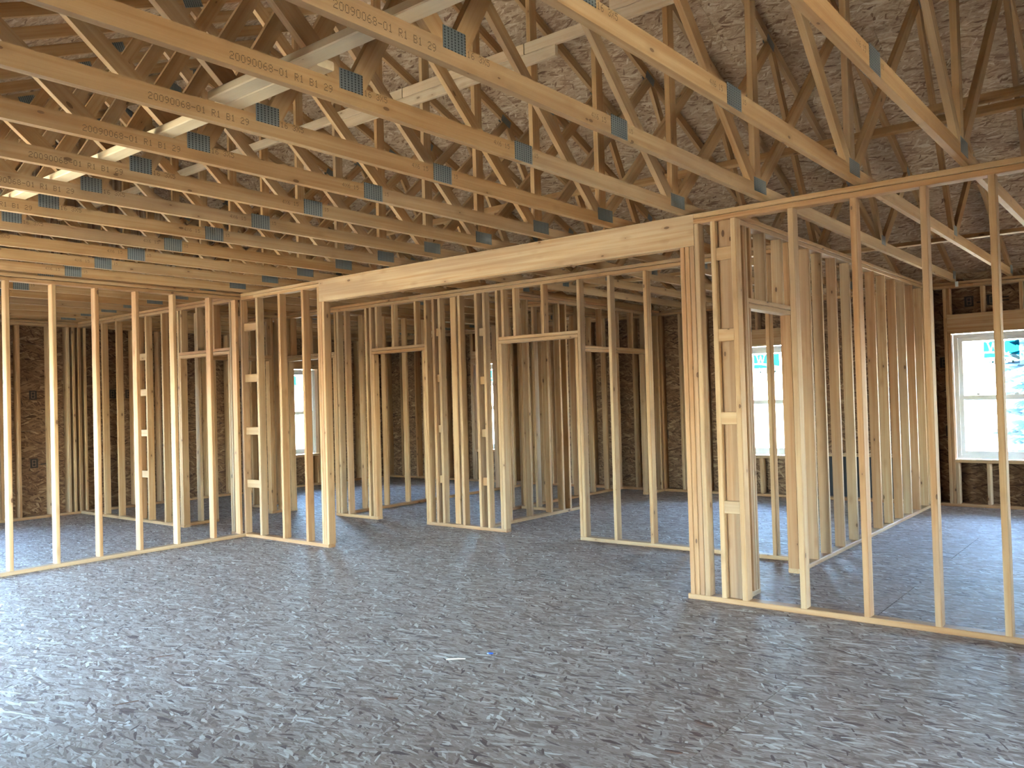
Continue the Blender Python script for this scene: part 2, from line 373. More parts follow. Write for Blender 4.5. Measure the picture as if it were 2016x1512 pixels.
M_NEEDLE = plain('spruce_needles', (0.06, 0.105, 0.12), 0.7)
def spruce(x, y, z, hgt, rad, lb):
    rs = random.Random(5)
    root = empty('spruce_tree', (x, y, z), lb, 'tree')
    vs, fs = [], []
    n = 10
    for k, (r, hh) in enumerate(((0.16, 0), (0.09, hgt * 0.6), (0.02, hgt))):
        vs += [(r * math.cos(2 * math.pi * i / n), r * math.sin(2 * math.pi * i / n), hh) for i in range(n)]
    for k in range(2):
        fs += [(k * n + i, k * n + (i + 1) % n, (k + 1) * n + (i + 1) % n, (k + 1) * n + i) for i in range(n)]
    mesh_obj('trunk', vs, fs, M_BARK, root)
    vs, fs = [], []
    for b in range(230):
        t = (b / 230.0) ** 0.85
        hh = 0.25 + t * (hgt - 0.35); L_ = rad * (1 - t) ** 0.8 * rs.uniform(0.7, 1.1) + 0.1
        a = b * 2.39996 + rs.uniform(-0.3, 0.3)
        ca, sa = math.cos(a), math.sin(a)
        droop = rs.uniform(0.10, 0.35)
        def pt(u, w, dz=0.0):
            r = L_ * u
            return (ca * r - sa * w, sa * r + ca * w, hh - droop * L_ * u * u + 0.18 * L_ * u * u * u + dz)
        nt_ = 9
        for i in range(nt_):
            u0 = 0.18 + 0.8 * i / nt_
            tw = 0.33 * L_ * (1.05 - u0) + 0.06
            for sgn in (-1, 1):
                k = len(vs)
                w1 = sgn * tw * rs.uniform(0.7, 1.1); dz = rs.uniform(-0.10, -0.02)
                vs += [pt(u0, 0), pt(u0 + 0.05, 0, 0.02), pt(u0 + 0.14 + 0.10, w1, dz), pt(u0 + 0.10, w1 * 0.75, dz - 0.05)]
                fs.append((k, k + 1, k + 2, k + 3))
        k = len(vs); vs += [pt(0.0, -0.02), pt(1.0, 0, 0), pt(0.0, 0.02, 0.0), pt(0.5, 0, -0.04)]; fs += [(k, k + 1, k + 2), (k, k + 3, k + 1)]
    tag(mesh_obj('foliage', vs, fs, M_NEEDLE, root), kind='stuff')
spruce(6.45, 15.5, -0.75, 6.0, 1.55, 'blue spruce standing outside the window at the right edge')

# ------------------------------------------------------------------ exterior framed walls
class Wall:
    """maps (t along wall, n inward->outward depth, z) to world"""
    def __init__(s, name, axis, inner, sign, label):
        s.axis, s.inner, s.sign = axis, inner, sign
        loc = (0, inner, 0) if axis == 'x' else (inner, 0, 0)
        s.root = empty(name, loc, label, 'wall', kind='structure')
    def P(s, t, n, z):
        q = s.inner + s.sign * n
        return (t, q, z) if s.axis == 'x' else (q, t, z)
    def b(s, name, t0, t1, n0, n1, z0, z1, mat=None, eased=True):
        return board(s.root, name, s.P(t0, n0, z0), s.P(t1, n1, z1), mat, eased)
    def sheet(s, t0, t1, z0, z1):
        g = 0.0015
        c = s.P((t0 + t1) / 2, W6 + 0.006, (z0 + z1) / 2)
        X = AX[0] if s.axis == 'x' else AX[1]
        M = Matrix((X, AX[2], X.cross(AX[2]))).transposed().to_4x4(); M.translation = Vector(c) - s.root.location
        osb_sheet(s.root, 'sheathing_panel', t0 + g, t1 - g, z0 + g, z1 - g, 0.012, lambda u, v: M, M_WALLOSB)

def cut_rects(t0, t1, z0, z1, holes):
    ts = sorted({t0, t1} | {h for a in holes for h in a[:2] if t0 < h < t1})
    out = []
    for a, b in zip(ts[:-1], ts[1:]):
        zs = [(z0, z1)]
        for (h0, h1, g0, g1) in holes:
            if h0 < (a + b) / 2 < h1:
                nz = []
                for p0, p1 in zs:
                    if g1 <= p0 or g0 >= p1: nz.append((p0, p1)); continue
                    if g0 > p0: nz.append((p0, g0))
                    if g1 < p1: nz.append((g1, p1))
                zs = nz
        out += [(a, b, p0, p1) for p0, p1 in zs if p1 - p0 > 0.01]
    return out

WIN = []
def window(wall, t0, t1, z0, z1, idx, label, sticker=None, mirror=1, slider=False):
    root = empty('window_%d' % idx, wall.P((t0 + t1) / 2, 0.08, z0), label, 'window', kind='structure')
    def bx(name, bl, mat):
        L = []
        for (ta, tb, na, nb, za, zb) in bl:
            A = Vector(wall.P(ta, na, za)) - root.location; B = Vector(wall.P(tb, nb, zb)) - root.location
            L.append((tuple(min(A[i], B[i]) for i in range(3)), tuple(max(A[i], B[i]) for i in range(3))))
        return mesh_obj(name, *boxes_mesh(L), mat, root)
    a, b, c, d = t0 + 0.012, t1 - 0.012, z0 + 0.012, z1 - 0.012
    f = 0.045
    bx('frame', [(a, a + f, 0.075, 0.15, c, d), (b - f, b, 0.075, 0.15, c, d), (a + f, b - f, 0.075, 0.15, c, c + f), (a + f, b - f, 0.075, 0.15, d - f, d)], M_VINYL)
    a, b, c, d = a + f, b - f, c + f, d - f
    s = 0.046
    if slider:
        mid = (a + b) / 2
        parts = [(a, mid + 0.03, c, d, 0.115, 0.14), (mid - 0.03, b, c, d, 0.085, 0.11)]
    else:
        mid = c + (d - c) * 0.485
        parts = [(a, b, mid - 0.03, d, 0.115, 0.14), (a, b, c, mid + 0.03, 0.085, 0.11)]
    for (ta, tb, za, zb, n0, n1) in parts:
        sash = bx('sash', [(ta, ta + s, n0, n1, za, zb), (tb - s, tb, n0, n1, za, zb), (ta + s, tb - s, n0, n1, za, za + s), (ta + s, tb - s, n0, n1, zb - s, zb)], M_VINYL)
        nm = (n0 + n1) / 2
        pane = bx('pane', [(ta + s, tb - s, nm - 0.002, nm + 0.002, za + s, zb - s)], M_GLASS)
    if not slider:
        for q in (0.25, 0.75):
            tt = a + (b - a) * q
            bx('sash_lock', [(tt - 0.045, tt + 0.045, 0.08, 0.105, mid + 0.031, mid + 0.040), (tt - 0.018, tt + 0.018, 0.083, 0.10, mid + 0.040, mid + 0.055)], M_LOCK)
    if sticker:
        # maker's label stuck outside the upper pane: seen mirrored from indoors
        tc_, zt = sticker, d - s - 0.015
        w, h = 0.19, 0.285
        nn = 0.1315
        def quad(name, t_a, t_b, z_a, z_b, n, mat, par):
            pts = [Vector(wall.P(t_a, n, z_a)), Vector(wall.P(t_b, n, z_a)), Vector(wall.P(t_b, n, z_b)), Vector(wall.P(t_a, n, z_b))]
            return mesh_obj(name, [q - root.location for q in pts], [(0, 1, 2, 3)], mat, par)
        # teal sheet; the letters W, reversed J and the wave are pale film set into it
        WJ = [(0.0, 1.0, 0.28, 0.0, 0.15), (0.28, 0.0, 0.5, 0.9, 0.12), (0.5, 0.9, 0.72, 0.0, 0.15), (0.72, 0.0, 1.0, 1.0, 0.12), (-0.12, 1.0, 0.16, 1.0, 0.07), (0.86, 1.0, 1.14, 1.0, 0.07),
              (1.45, 1.0, 1.45, 0.0, 0.20), (1.28, 1.0, 1.62, 1.0, 0.07), (1.45, -0.02, 1.56, -0.22, 0.17), (1.56, -0.22, 1.78, -0.24, 0.13), (1.78, -0.24, 1.88, -0.1, 0.12)]
        def clear(u, v):      # u,v in metres from label centre / top
            uu = u + 0.145
            px_, py_ = uu / 0.118, (v + 0.128) / 0.118
            for (x0, y0, x1, y1, wd) in WJ:
                dx, dy = x1 - x0, y1 - y0; q = max(0.0, min(1.0, ((px_ - x0) * dx + (py_ - y0) * dy) / (dx * dx + dy * dy)))
                if math.hypot(px_ - x0 - q * dx, py_ - y0 - q * dy) < wd * 0.36: return True
            k_ = (u + w) / (2 * w)
            zc = -0.148 + 0.020 * math.sin(k_ * 4.2 + 0.6) - 0.018 * k_
            return -0.010 - 0.006 * math.sin(k_ * 3.1) < v - zc < 0.010
        vs, fs = [], []; vs2, fs2 = [], []
        NU, NV = 96, 50
        for i in range(NU):
            for j in range(NV):
                u0, u1 = -w + 2 * w * i / NU, -w + 2 * w * (i + 1) / NU
                v0, v1 = -0.20 + 0.20 * j / NV, -0.20 + 0.20 * (j + 1) / NV
                V_, F_s = (vs2, fs2) if clear((u0 + u1) / 2, (v0 + v1) / 2) else (vs, fs)
                k = len(V_)
                V_ += [Vector(wall.P(tc_ + mirror * u_, nn, zt + v_)) - root.location for u_, v_ in ((u0, v0), (u1, v0), (u1, v1), (u0, v1))]
                F_s.append((k, k + 1, k + 2, k + 3))
        tag(mesh_obj('label_sheet', vs, fs, M_TEAL, root), kind='stuff')
        tag(mesh_obj('lettering', vs2, fs2, M_WHITEFILM, root), kind='stuff')
        quad('label_strip', tc_ - w, tc_ + w, zt - h, zt - 0.201, nn, M_WHITEFILM, root)
        # letters J W facing outdoors, as strokes
        def strokes(name, polys, mat, tx, zx, sc, n):
            vs, fs = [], []
            for (x0, y0, x1, y1, wd) in polys:
                d2 = Vector((x1 - x0, y1 - y0)); nn2 = Vector((-d2.y, d2.x)).normalized() * wd / 2
                k = len(vs)
                for px_, py_ in ((x0 + nn2.x, y0 + nn2.y), (x0 - nn2.x, y0 - nn2.y), (x1 - nn2.x, y1 - nn2.y), (x1 + nn2.x, y1 + nn2.y)):
                    vs.append(Vector(wall.P(tx + mirror * px_ * sc, n, zx + py_ * sc)) - root.location)
                fs.append((k, k + 1, k + 2, k + 3))
            return tag(mesh_obj(name, vs, fs, mat, root), kind='stuff')
        rs = random.Random(3)
        small = []
        for i, ch in enumerate('SWODNIW'):     # WINDOWS, reversed by the glass
            seg = {'S': [(0, 0, .5, 0), (.5, 0, .5, .5), (0, .5, .5, .5), (0, .5, 0, 1), (0, 1, .5, 1)][::1], 'W': [(0, 1, .15, 0), (.15, 0, .3, .7), (.3, .7, .45, 0), (.45, 0, .6, 1)],
                   'O': [(0, 0, .5, 0), (.5, 0, .5, 1), (.5, 1, 0, 1), (0, 1, 0, 0)], 'D': [(.5, 0, .5, 1), (.5, 1, .1, .9), (.1, .9, .1, .1), (.1, .1, .5, 0)],
                   'N': [(0, 0, 0, 1), (.5, 1, 0, 0), (.5, 0, .5, 1)], 'I': [(.25, 0, .25, 1)]}[ch]
            small += [(x0 * 0.9 + i * 0.85, y0, x1 * 0.9 + i * 0.85, y1, 0.16) for (x0, y0, x1, y1) in seg]
        strokes('small_lettering', small, M_NAVYFILM, tc_ - mirror * 0.15, zt - 0.272, 0.050, nn - 0.0012)
    return root

def exterior(wall, t0, t1, wins, first, pitch=0.4064, extra=(), skip=None, simple=False):
    wall.b('bottom_plate', t0, t1, 0, W6, 0, T)
    nseg = max(1, int((t1 - t0) / 4.2)); ds = (t1 - t0) / nseg
    for i in range(nseg):
        wall.b('top_plate', t0 + i * ds, t0 + (i + 1) * ds, 0, W6, ZT, ZT + T)
        a = t0 + max(0, (i - 0.45) * ds); b = t0 + ((i + 0.55) * ds if i < nseg - 1 else (i + 1) * ds)
        wall.b('top_plate', a, b, 0.002, W6, ZT + T + 0.003, H)
    t = first
    while t < t1 - 0.06:
        hit = None
        for wd in wins:
            if wd[0] - 2 * T - 0.02 < t + T / 2 < wd[1] + 2 * T + 0.02: hit = wd
        if hit is None: wall.b('stud', t, t + T, 0, W6, ZB, ZT)
        elif hit[0] + 0.02 < t < hit[1] - T - 0.02:
            if hit[2] > 0.2: wall.b('cripple_stud', t, t + T, 0, W6, ZB, hit[2] - T)
            if hit[3] + 0.235 < ZT - 0.05: wall.b('cripple_stud', t, t + T, 0, W6, hit[3] + 0.235, ZT)
        t += pitch
    for e in extra: wall.b('stud', e, e + T, 0, W6, ZB, ZT)
    for wd in wins:
        a, b, z0, z1 = wd[:4]
        hh = 0.235
        for (ka, ja) in ((a - 2 * T, a - T), (b + T, b)):
            wall.b('king_stud', ka, ka + T, 0, W6, ZB, ZT)
            wall.b('jack_stud', ja, ja + T, 0, W6, ZB, z1)
        wall.b('header', a - T, b + T, 0.0, T, z1, z1 + hh, M_HEADER); wall.b('header', a - T, b + T, T + 0.013, 2 * T + 0.013, z1, z1 + hh, M_HEADER)
        if z0 > 0.2:
            wall.b('sill_plate', a, b, 0, W6, z0 - T, z0)
            for q in (a, b - T): wall.b('cripple_stud', q, q + T, 0, W6, ZB, z0 - T)
        for q in (a - T, b):
            wall.b('cripple_stud', q, q + T, 0, W6, z1 + hh, ZT)
    t = t0; sh1 = t1
    if wall.axis == 'y':
        t -= W6; sh1 += W6; t0 -= W6; t1 += W6
    while t < sh1 - 0.01:
        tb = min(t + PL, sh1)
        for (za, zb) in ((0.0, 1.2192), (1.2192, 2.4384), (2.4384, H)):
            for r in cut_rects(t, tb, za, zb, [w_[:4] for w_ in wins]): wall.sheet(*r)
        t = tb
    # unseen layer added outside the sheets to stop light leaking at seams
    vs, fs = [], []
    for (a, b, za, zb) in cut_rects(t0 - 0.02, t1 + 0.02, -0.3, H + 0.12, [w_[:4] for w_ in wins]):
        k = len(vs)
        for nn in (W6 + 0.0125, W6 + 0.0185):
            vs += [Vector(wall.P(t_, nn, z_)) - wall.root.location for t_, z_ in ((a, za), (b, za), (b, zb), (a, zb))]
        fs += [(k, k + 1, k + 2, k + 3), (k + 4, k + 7, k + 6, k + 5), (k, k + 4, k + 5, k + 1), (k + 1, k + 5, k + 6, k + 2), (k + 2, k + 6, k + 7, k + 3), (k + 3, k + 7, k + 4, k)]
    tag(mesh_obj('light_seal', vs, fs, M_LIGHTSEAL, wall.root), kind='stuff')

def osb_print(wall, t, z, h, glyphs):
    """black guide print left on a sheathing sheet, letters in bare board"""
    n = W6 - 0.0008
    def quads(name, rects, nn, mat, par):
        vs, fs = [], []
        for (ta, tb, za, zb) in rects:
            k = len(vs)
            vs += [Vector(wall.P(ta, nn, za)) - wall.root.location, Vector(wall.P(tb, nn, za)) - wall.root.location, Vector(wall.P(tb, nn, zb)) - wall.root.location, Vector(wall.P(ta, nn, zb)) - wall.root.location]
            fs.append((k, k + 1, k + 2, k + 3))
        return tag(mesh_obj(name, vs, fs, mat, par), kind='stuff')
    p = h * 0.95
    blk, lt = [], []
    for i, g in enumerate(glyphs):
        ta = t + i * p
        if g == ' ': continue
        if g in '-=':
            blk += [(ta + 0.1 * p, ta + 0.9 * p, z + 0.30 * h, z + 0.42 * h)] + ([(ta + 0.1 * p, ta + 0.9 * p, z + 0.6 * h, z + 0.72 * h)] if g == '=' else [])
            continue
        blk.append((ta, ta + 0.82 * p, z, z + h))
        l, r, w = ta + 0.22 * p, ta + 0.62 * p, 0.05 * p
        lt += [(l, l + w, z + .15 * h, z + .85 * h), (r - w, r, z + .15 * h, z + .85 * h), (l, r, z + .15 * h, z + .15 * h + w), (l, r, z + .85 * h - w, z + .85 * h)]
        if g == 'B': lt.append((l, r, z + .5 * h - w / 2, z + .5 * h + w / 2))
    quads('sheathing_print', blk, n, M_BLACK, wall.root)
    quads('sheathing_print', lt, n - 0.0008, M_OSBLIGHT, wall.root)

ZS, ZW = 0.577, 2.135
back = Wall('wall_back', 'x', YF, 1, 'back exterior wall of studs and strand board with three windows')
back_wins = [(6.14, 7.08, ZS, ZW), (3.13, 4.07, ZS, ZW), (-1.74, -1.16, ZS, ZW), (9.0, 9.94, ZS, ZW)]
exterior(back, XG - W6, XR + W6, back_wins, 5.665 - 0.4064 * 24, extra=(2.02, 2.075, 5.78, 5.90, -0.47))
gable = Wall('wall_left', 'y', XG, -1, 'left gable end wall of studs and dark strand board')
gable_wins = [(3.35, 4.29, ZS, ZW), (-2.02, -1.08, ZS, ZW), (-5.4, -3.0, 0.04, ZW)]
exterior(gable, YN, YF, gable_wins, -0.82 - 0.4064 * 13, extra=(-0.16, -0.085, 0.0, 0.075))
front = Wall('wall_front', 'x', YN, -1, 'front exterior wall behind the camera with a glass door')
front_wins = [(-3.4, -1.6, ZS, ZW), (0.6, 4.0, 0.04, ZW)]
exterior(front, XG - W6, XR + W6, front_wins, XG + 0.1)
right = Wall('wall_right', 'y', XR, 1, 'right end wall outside the picture with glazed openings')
right_wins = [(-4.9, -2.9, 0.04, ZW), (3.4, 4.9, ZS, ZW)]
exterior(right, YN, YF, right_wins, YN + 0.3)

window(back, *back_wins[0], 1, 'white double-hung window with teal label, at the right edge of the photo', sticker=6.66)
window(back, *back_wins[1], 2, 'white double-hung window with teal label, seen behind the thick post and single stud', sticker=3.73)
window(back, *back_wins[2], 3, 'narrow glimpse of a white window between the hall studs', sticker=-1.42)
window(gable, *gable_wins[0], 4, 'white double-hung window with teal label, seen left of the header post', sticker=3.72)
window(gable, *gable_wins[1], 5, 'white window of which only a bright sliver shows at the left edge')
window(gable, *gable_wins[2], 6, 'wide white sliding door in the left gable wall outside the picture', slider=True)
window(back, *back_wins[3], 7, 'white window in the back wall outside the picture on the right')
for i, wd in enumerate(front_wins): window(front, *wd, 8 + i, ['white sliding window behind the camera at the far left', 'wide sliding glass door behind the camera'][i], slider=True)
for i, wd in enumerate(right_wins): window(right, *wd, 10 + i, ['sliding door in the right end wall outside the picture', 'wide sliding window in the right end wall outside the picture'][i], slider=True)

for (t, z, g) in ((-0.62, 1.66, 'B B'), (-0.62, 0.70, 'B-B'), (-0.36, 1.66, 'B'), (0.5, 1.66, 'B-B'), (1.1, 0.70, 'B B'), (1.9, 1.66, 'B B'), (4.6, 1.66, 'B B'), (2.6, 1.66, 'BB')):
    osb_print(gable, t, z, 0.13, g)
for (t, z, g) in ((6.28, 2.46, 'B-O='), (6.94, 2.46, 'BO'), (6.02, 0.86, 'B'), (5.98, 1.72, 'B'), (1.52, 1.72, 'BB'), (1.9, 0.80, 'BO'), (2.45, 1.72, 'B-'), (2.45, 0.80, 'B'), (-0.9, 1.72, 'B-B'), (0.4, 1.72, 'BB')):
    osb_print(back, t, z, 0.13, g)
for (t, z) in ((1.62, 1.74), ):
    osb_print(back, t, z, 0.13, '-B')

# dark panel under a cross block, glimpsed between the right-hand studs
back.b('block', 4.50, 5.70, 0.0, W6, 0.585, 0.585 + T)
back.b('dark_panel', 4.50, 5.70, W6 - 0.010, W6 - 0.002, ZB, 0.584, M_SLATE, False)

# ------------------------------------------------------------------ partitions
def part_wall(label, axis, face, inward, thick=W4):
    """face = coordinate of the face towards the camera, inward = direction of depth"""
    return Wall('partition_wall', axis, face, inward, label)
def plates(w, t0, t1, gaps=(), splits=(), n1=W4, top=True):
    """bottom plate broken at door gaps, double top plate broken at splits"""
    a = t0
    for g0, g1 in sorted(gaps):
        w.b('bottom_plate', a, g0, 0, n1, 0, T); a = g1
    if a < t1: w.b('bottom_plate', a, t1, 0, n1, 0, T)
    if top:
        cuts = [t0] + list(splits) + [t1]
        for a, b in zip(cuts[:-1], cuts[1:]): w.b('top_plate', a, b, 0, n1, ZT, ZT + T)
        cuts2 = [t0] + [c + 0.62 for c in splits if c + 0.62 < t1] + [t1]
        for a, b in zip(cuts2[:-1], cuts2[1:]): w.b('top_plate', a, b, 0.002, n1 - 0.002, ZT + T + 0.003, H)
def studs(w, ts, n1=W4):
    for t in ts: w.b('stud', t, t + T, 0, n1, ZB, ZT)
def door(w, a, b, z=2.096, cr=(), left=True, right=True):
    """rough opening a..b: jack and king studs, flat doubled header, cripples"""
    if left:
        w.b('jack_stud', a - T, a, 0, W4, ZB, z); w.b('king_stud', a - 2 * T, a - T, 0, W4, ZB, ZT)
    if right:
        w.b('jack_stud', b, b + T, 0, W4, ZB, z); w.b('king_stud', b + T, b + 2 * T, 0, W4, ZB, ZT)
    w.b('header', a - T, b + T, 0, W4, z, z + T); w.b('header', a - T, b + T, 0.002, W4 - 0.002, z + T + 0.0025, z + 2 * T)
    for c in cr: w.b('cripple_stud', c, c + T, 0, W4, z + 2 * T, ZT)
def ladder(w, t0, t1, zs, n0, n1):
    for z in zs: w.b('block', t0, t1, n0, n1, z - W4 / 2, z + W4 / 2)

# centre wall (with the wide opening), front face y = 0; runs on to the gable
F = part_wall('long centre wall framed with pine studs, broken by a wide opening under a solid header', 'x', 0.0, 1)
F.b('bottom_plate', XG, -1.325, 0, W4, 0, T); F.b('bottom_plate', -0.29, 0.0, 0, W4, 0, T)
F.b('bottom_plate', 0.0, 1.468, 0, W4, 0, T)
F.b('bottom_plate', 5.528, 8.9, 0, W4, 0, T)
for a, b in ((XG, -1.55), (-1.55, 0.245), (0.245, 1.406), (5.662, 8.9)): F.b('top_plate', a, b, 0, W4, ZT, ZT + T)
for a, b in ((XG, -2.6), (-2.6, 0.0), (0.0, 1.406), (5.662, 8.9)): F.b('top_plate', a, b, 0.002, W4 - 0.002, ZT + T + 0.003, H)
F.b('header', 1.406, 5.662, 0.0, T, H - 0.232, H, M_HEADER); F.b('header', 1.406, 5.662, T + 0.0127, 2 * T + 0.0127, H - 0.232, H, M_HEADER)
studs(F, (0.275, 0.69, 1.10, 1.368))
for q in (1.406, 1.4445): F.b('jack_stud', q, q + T - 0.002, 0, W4, ZB, H - 0.232)
for q in (5.5475, 5.5857, 5.6239): F.b('jack_stud', q, q + T - 0.002, 0, W4, ZB, H - 0.232)
studs(F, (5.662, 5.788, 5.940, 6.345, 6.748, 7.158, 7.525, 7.93, 8.33, 8.74))
ladder(F, 5.8265, 5.9395, (2.46, 1.885, 1.30, 0.675), 0.006, 0.0355)
F.b('recess_board', 5.827, 5.939, 0.036, 0.036 + T, ZB, ZT)  # added ahead of the cross wall's end stud so the recess stays bright
studs(F, (-3.42, -3.0, -2.2, -1.79, -2.42))
ladder(F, -2.38, -2.20, (2.17, 1.70, 1.17, 0.63), 0.012, 0.05)
ladder(F, 0.0, 0.275, (2.385, 1.80, 1.20, 0.60), 0.035, 0.073)
door(F, -1.325 - 0.0, -0.29, 2.096, cr=(-1.33, -0.97, -0.60), left=True, right=False)
F.b('jack_stud', -0.29, -0.252, 0, W4, ZB, 2.096); F.b('king_stud', -0.252, -0.214, 0, W4, ZB, ZT)
F.b('stud', -0.038, 0.0, 0, W4, ZB, ZT)

# side wall, front face x = 0, running towards the camera's left
L = part_wall('left partition of evenly spaced pale studs running off the left edge', 'y', 0.0, -1)
plates(L, YN, 0.0, splits=(-3.3,))
studs(L, (-0.075, -0.40, -0.828, -1.235, -1.645, -2.048, -2.455, -2.862, -3.268, -3.675, -4.08, -4.49, -4.89, -5.3, -5.7, -6.1))

# hall wall
YK = 1.665
K = part_wall('hall wall behind the wide opening, with two doorways under doubled headers', 'x', YK, 1)
plates(K, -2.35, 5.81, gaps=((-1.40, -0.45), (0.362, 1.233), (2.468, 3.457)), splits=(0.40, 3.5))
door(K, -1.40, -0.45, 2.096, cr=(-1.36, -1.0, -0.6))
studs(K, (-2.35, -1.95, -1.545, -0.36, -0.205, 0.20))
door(K, 0.362, 1.233, 2.096, cr=(0.40, 0.70, 1.10))
studs(K, (1.40, 1.50, 1.82, 2.08, 2.20))
K.b('stud', 1.655, 1.744, W4 - T, W4, ZB, ZT)
ladder(K, 1.4385, 1.4995, (0.55, 1.15, 1.75, 2.3), 0.03, 0.068)
ladder(K, 2.1185, 2.1995, (0.55, 1.1, 1.7, 2.25), 0.03, 0.068)
door(K, 2.468, 3.457, 2.096, cr=(2.475, 2.64, 3.03))
studs(K, (3.868, 4.281, 4.69, 5.09, 5.50, 5.77))

# wall between the hall end and the right room, right face x = 5.90
RX = 5.90
Rw = part_wall('right-hand wall running back to the window wall, broad studs beside a doorway', 'y', RX, -1)
plates(Rw, W4, YF, gaps=((0.415, 1.205),), splits=(3.0,))
studs(Rw, (0.09, 0.215, 0.30))
door(Rw, 0.415, 1.205, 2.096, cr=(0.42, 0.70, 1.05))
studs(Rw, (1.39, 1.67, 1.98, 2.37, 2.775, 3.185, 3.59, 3.99, 4.395, 4.79, 5.18, 5.59, 5.905))

# closet and room dividers further back
Q = part_wall('divider behind the left doorway of the hall, running to the back wall', 'y', -0.40, -1)
plates(Q, YK + W4, YF, splits=(3.4,)); studs(Q, (1.76, 2.15, 2.555, 2.965, 3.37, 3.78, 4.19, 4.6, 5.0, 5.41, 5.9))
S = part_wall('closet wall right of the second doorway with a broad closet opening at its end', 'y', 2.11, -1)
plates(S, YK + W4, YF, gaps=((3.82, 5.44),), splits=(3.3,))
studs(S, (1.76, 2.19, 2.60, 3.0, 3.27, 3.42))
door(S, 3.82, 5.44, 2.096, cr=(3.85, 4.28, 4.72, 5.12))
studs(S, (5.62, 5.86))
S2 = part_wall('rear wall of the closets, standing behind the closet opening', 'y', 1.37, -1)
plates(S2, 3.12, YF, splits=()); studs(S2, (3.16, 3.44, 3.87, 4.28, 4.70, 5.13, 5.53, 5.9))
T_ = part_wall('short cross wall closing the end of the closet', 'x', 3.33, 1)
plates(T_, 1.37, 2.02); studs(T_, (1.41, 1.62, 1.80, 1.98))
V = part_wall('short wall behind the left doorway with a narrow door opening', 'y', -1.43, -1)
plates(V, W4, YK, gaps=((0.55, 1.36),)); studs(V, (0.09, 0.30)); door(V, 0.55, 1.36, 2.096, cr=(0.6, 0.95, 1.25)); studs(V, (1.52,))
U = part_wall('short return wall beyond the hall near the gable window', 'y', -2.26, -1)
plates(U, YK + W4, 2.35); studs(U, (1.76, 2.05, 2.31))

# ------------------------------------------------------------------ roof trusses
ZC0, ZC1 = H, H + W4
def zu(y):   # underside of the top chords
    return 5.302 + SL * 0.0 - SL * abs(y - YC) - SL * YC * 0 - 0.4167 * YC * -1 * 0
Z0 = 5.302 - SL * YC
def zun(y): return Z0 - SL * abs(y - YC)
CD = W4 / math.cos(math.atan(SL))       # plumb depth of a top chord
def clip(poly, f):
    out = []
    for i in range(len(poly)):
        a, b = poly[i], poly[(i + 1) % len(poly)]
        fa, fb = f(a), f(b)
        if fa >= 0: out.append(a)
        if (fa >= 0) != (fb >= 0):
            s = fa / (fa - fb); out.append((a[0] + (b[0] - a[0]) * s, a[1] + (b[1] - a[1]) * s))
    return out
def yz_prism(parent, name, poly, thick, direction, mat):
    """prism across x from a polygon in (y,z); local X runs along `direction`"""
    d = Vector((0, direction[0], direction[1])).normalized(); Z = Vector((1, 0, 0)); Y = Z.cross(d)
    c = Vector((0, sum(p[0] for p in poly) / len(poly), sum(p[1] for p in poly) / len(poly)))
    n = len(poly); vs = []
    for s in (-thick / 2, thick / 2):
        for (y, z) in poly:
            q = Vector((0, y, z)) - c
            vs.append((q.dot(d), q.dot(Y), s))
    fs = [tuple(range(n))[::-1], tuple(range(n, 2 * n))] + [(i, (i + 1) % n, n + (i + 1) % n, n + i) for i in range(n)]
    o = mesh_obj(name, vs, fs, mat, parent)
    M = Matrix((d, Y, Z)).transposed().to_4x4(); M.translation = c - Vector((0, YC, H)); o.matrix_basis = M
    return o
def web(parent, a, b, thick, mat=None):
    d = Vector((b[0] - a[0], b[1] - a[1])).normalized(); n = Vector((-d.y, d.x)) * W4 / 2
    A = Vector(a) - d * 0.3; B = Vector(b) + d * 0.4
    poly = [tuple(A + n), tuple(A - n), tuple(B - n), tuple(B + n)]
    poly = clip(poly, lambda p: p[1] - ZC1 - 0.0005)
    poly = clip(poly, lambda p: Z0 - SL * (p[0] - YC) - p[1] - 0.0005)
    poly = clip(poly, lambda p: Z0 + SL * (p[0] - YC) - p[1] - 0.0005)
    return yz_prism(parent, 'web', poly, thick, (d.x, d.y), mat or M_TRUSS)
def nail_plate(parent, y, z, w, h, ang=0.0):
    t = 0.0013; x = T / 2
    vs, fs = boxes_mesh([((x, -w / 2, -h / 2), (x + t, w / 2, h / 2)), ((-x - t, -w / 2, -h / 2), (-x, w / 2, h / 2))])
    o = mesh_obj('nail_plate', vs, fs, M_PLATE, parent, (0, y - YC, z - H)); o.rotation_euler = (ang, 0, 0)
    return o
TAIL = 0.42
